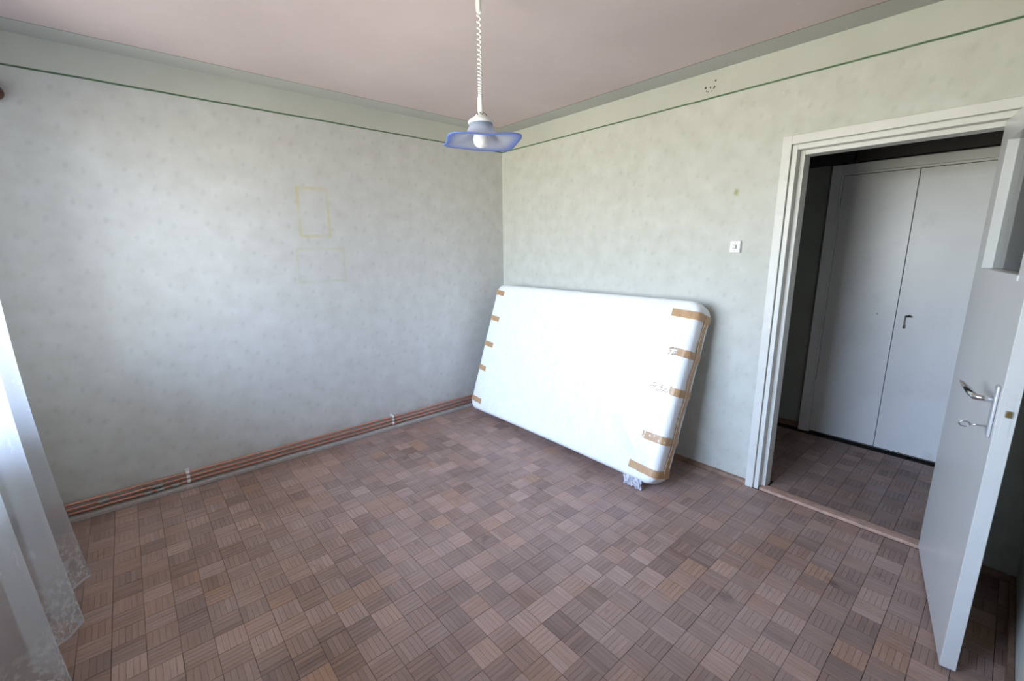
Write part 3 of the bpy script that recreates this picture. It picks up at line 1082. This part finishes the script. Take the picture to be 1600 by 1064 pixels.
# long strip down the right side
vv, ff = [], []
NL = 26
for i in range(NL+1):
    v_ = 0.075 + (1.135-0.075)*i/NL
    w_ = 0.5*0.040*(1+0.12*sin(i*1.3))
    n_ = MT/2 - 0.012 + 0.006*sin(i*0.9)
    for du in (0.0105, 0.0060):
        vv += [mpt(ML+du, v_, n_-w_), mpt(ML+du, v_, n_+w_)]
for i in range(NL):
    a, b = 4*i, 4*i+4
    ff += [(a, a+1, b+1, b), (a+2, b+2, b+3, a+3), (a, b, b+2, a+2), (a+1, a+3, b+3, b+1)]
ff += [(0, 2, 3, 1), (4*NL, 4*NL+1, 4*NL+3, 4*NL+2)]
lt_ = MB().add(vv, ff).build('long_tape_strip', 'tape', mat_root)
# crumpled loose film under the lower right corner
vv, ff = [], []
fr_ = random.Random(12)
nu, nv = 16, 5
for i in range(nu):
    for j in range(nv):
        u = ML-0.225 + 0.135*i/(nu-1)
        p = mpt(u, 0.012, MT-0.006)
        k = j/(nv-1)
        p.z = max(0.001, p.z*(1-k) + k*0.004)
        p.y -= -0.004*k + fr_.uniform(-0.006, 0.006) + 0.010*sin(i*1.9)*k
        p.x += fr_.uniform(-0.006, 0.006)
        if j == nv-1:
            p.z = abs(fr_.gauss(0, 0.004)) + 0.002
        vv.append(p)
for i in range(nu-1):
    for j in range(nv-1):
        a = i*nv+j
        ff.append((a, a+nv, a+nv+1, a+1))
flap = mesh_obj('plastic_flap', vv, ff, 'film', mat_root)
sd = flap.modifiers.new('thick', 'SOLIDIFY'); sd.thickness = 0.0008

# ------------------------------------------------------------------ pendant lamp
LP = Vector((1.8994, -1.7106, 0))
lamp = empty('pendant_lamp', (LP.x, LP.y, 2.0))
tag(lamp, 'pendant lamp with blue-rimmed frosted glass shade on a coiled cord', 'lamp')
def LZ(z):
    return z-2.0
rose = MB().lathe([(0.045, LZ(2.5995)), (0.045, LZ(2.575)), (0.030, LZ(2.556)), (0.012, LZ(2.55))], 24).build('ceiling_rose', 'white_plastic', lamp, True)
MB().lathe([(0.0085, LZ(2.552)), (0.0105, LZ(2.545)), (0.0105, LZ(2.452)), (0.0085, LZ(2.446))], 16).build('cord_sleeve', 'white_plastic', lamp, True)
pts = []
turns = 21
zt_, zb_ = 2.450, 2.140
tot = turns*14
for k in range(tot+1):
    s = k/tot
    # loose at the top, tight at the bottom
    zz = zt_ - (zt_-zb_)*(1.55*s - 0.55*s*s)
    a = 2*pi*turns*s
    r = 0.0066
    pts.append((r*cos(a), r*sin(a), LZ(zz)))
MB().tube(pts, 0.0034, 8).build('coiled_cord', 'white_plastic', lamp, True)
MB().lathe([(0.008, LZ(2.146)), (0.0112, LZ(2.140)), (0.0118, LZ(2.090)), (0.0118, LZ(2.082))], 20).build('lower_sleeve', 'white_plastic', lamp, True)
hd = MB().lathe([(0.0135, LZ(2.084)), (0.0160, LZ(2.080)), (0.030, LZ(2.066)), (0.047, LZ(2.055)), (0.0535, LZ(2.047)), (0.0535, LZ(2.043)), (0.046, LZ(2.040))], 32).build('lamp_holder', 'white_plastic', lamp, True)
for ringr, ringz, nh, off in ((0.0185, 2.0790, 8, 0.0), (0.0255, 2.0722, 8, 0.4)):
    for k in range(nh):
        a = 2*pi*k/nh+off
        c = MB()
        d = Vector((cos(a)*0.62, sin(a)*0.62, 0.78))
        p = Vector((cos(a)*ringr, sin(a)*ringr, LZ(ringz)))
        c.tube([p-d*0.002, p+d*0.0012], 0.0024, 8)
        c.build('vent_hole', 'dark_gap', hd)
# wavy square glass shade
NSEG, NR = 72, 20
vv, ff, rim = [], [], []
HS = 0.150
SR = radians(-28)
for i in range(NR+1):
    t = i/NR
    for k in range(NSEG):
        a = 2*pi*k/NSEG
        ca, sa = abs(cos(a)), abs(sin(a))
        pw = 5.0
        sq = HS/((ca**pw+sa**pw)**(1/pw))
        sq *= 1 + 0.025*cos(4*(a-pi/4))
        r0 = 0.046
        g = t**1.9
        bl_ = min(1.0, t*1.2)
        r = (r0 + (0.15-r0)*g)*(1-bl_) + (r0+(sq-r0)*g)*bl_
        z = 2.046 - 0.076*(1-(1-t)**1.7) + 0.003*cos(4*(a-pi/4))*t**3 + 0.004*sin(2*a+0.6)*t**3
        vv.append((r*cos(a+SR), r*sin(a+SR), LZ(z)))
        rim.append(t)
for i in range(NR):
    for k in range(NSEG):
        a, b = i*NSEG+k, i*NSEG+(k+1) % NSEG
        ff.append((a, a+NSEG, b+NSEG, b))
shade = mesh_obj('glass_shade', vv, ff, 'shade', lamp, True)
at = shade.data.attributes.new('rim', 'FLOAT', 'POINT')
at.data.foreach_set('value', rim)
sd = shade.modifiers.new('glass_thickness', 'SOLIDIFY'); sd.thickness = 0.0035; sd.offset = 0
bp = [(0.0135, 2.040), (0.0135, 2.020), (0.016, 2.012), (0.0245, 2.000), (0.0315, 1.985), (0.0335, 1.970), (0.0305, 1.954), (0.021, 1.942), (0.010, 1.9375), (0.001, 1.9365)]
bp = [(r, z+0.011) for r, z in bp]
bulb = MB().lathe([(r, LZ(z)) for r, z in bp], 28).build('bulb', 'bulb', lamp, True)

# ------------------------------------------------------------------ curtain rod and sheer curtain
rod = empty('curtain_rod', (0.0, -3.262, 2.30))
tag(rod, 'dark brown wooden curtain rod end by the left wall', 'curtain rod')
MB().tube([(0.10, 0, 0), (3.30, 0, 0)], 0.014, 14).build('pole', 'rod_wood', rod, True)
fin = MB().lathe([(0.014, 0.0), (0.022, 0.006), (0.022, 0.012), (0.016, 0.018), (0.030, 0.03), (0.040, 0.05), (0.037, 0.062), (0.024, 0.074), (0.008, 0.080)], 18)
for v in fin.v:
    v.xyz = (0.10-v.z, v.x, v.y)
fin.build('finial', 'rod_wood', rod, True)
for x in (0.30, 3.1):
    MB().tube([(x, 0, -0.006), (x, -0.15, -0.012), (x, YW+3.262+0.0005, -0.012)], 0.009, 10).build('bracket', 'rod_wood', rod)

XC0, XC1 = 0.760, 1.62
ZH, ZT = 0.030, 2.285
NXc, NZc = 150, 46
vv, ff, uvs = [], [], []
def cloth(x, s):
    """s: 0 at the hem, 1 at the rod"""
    amp = 0.052*(1-0.45*s)
    ph = 2*pi*(x-XC0)/0.355
    y = -3.288 + amp*cos(ph + 0.35*sin(3.1*s)) + 0.012*sin(2.3*ph+1.3+s*1.5)*(1-0.5*s)
    y -= 0.030*s*(1-s)*2 + 0.036*sin(pi*s)
    return y
arc = 0.0
prevp = None
cols = []
for i in range(NXc+1):
    x = XC0 + (XC1-XC0)*i/NXc
    p = (x, cloth(x, 0))
    if prevp:
        arc += math.hypot(p[0]-prevp[0], p[1]-prevp[1])
    prevp = p
    cols.append((x, arc))
uvv = []
for i, (x, ar) in enumerate(cols):
    for j in range(NZc+1):
        s = j/NZc
        z = ZH + (ZT-ZH)*s + (0.010*sin(ar*14)+0.006*sin(ar*47))*(1-s)**6
        xs = x + 0.012*sin(s*4+ar*6)*(1-s)
        vv.append((xs, cloth(x, s), z))
        uvv.append((ar, (ZT-ZH)*s))
for i in range(NXc):
    for j in range(NZc):
        a = i*(NZc+1)+j
        ff.append((a, a+NZc+1, a+NZc+2, a+1))
cur = mesh_obj('sheer_curtain', vv, ff, 'sheer', None, True)
uvl = cur.data.uv_layers.new(name='UVMap')
uvl.data.foreach_set('uv', [c for l in cur.data.loops for c in uvv[l.vertex_index]])
tag(cur, 'sheer white voile curtain with a lacy hem at the window', 'curtain')
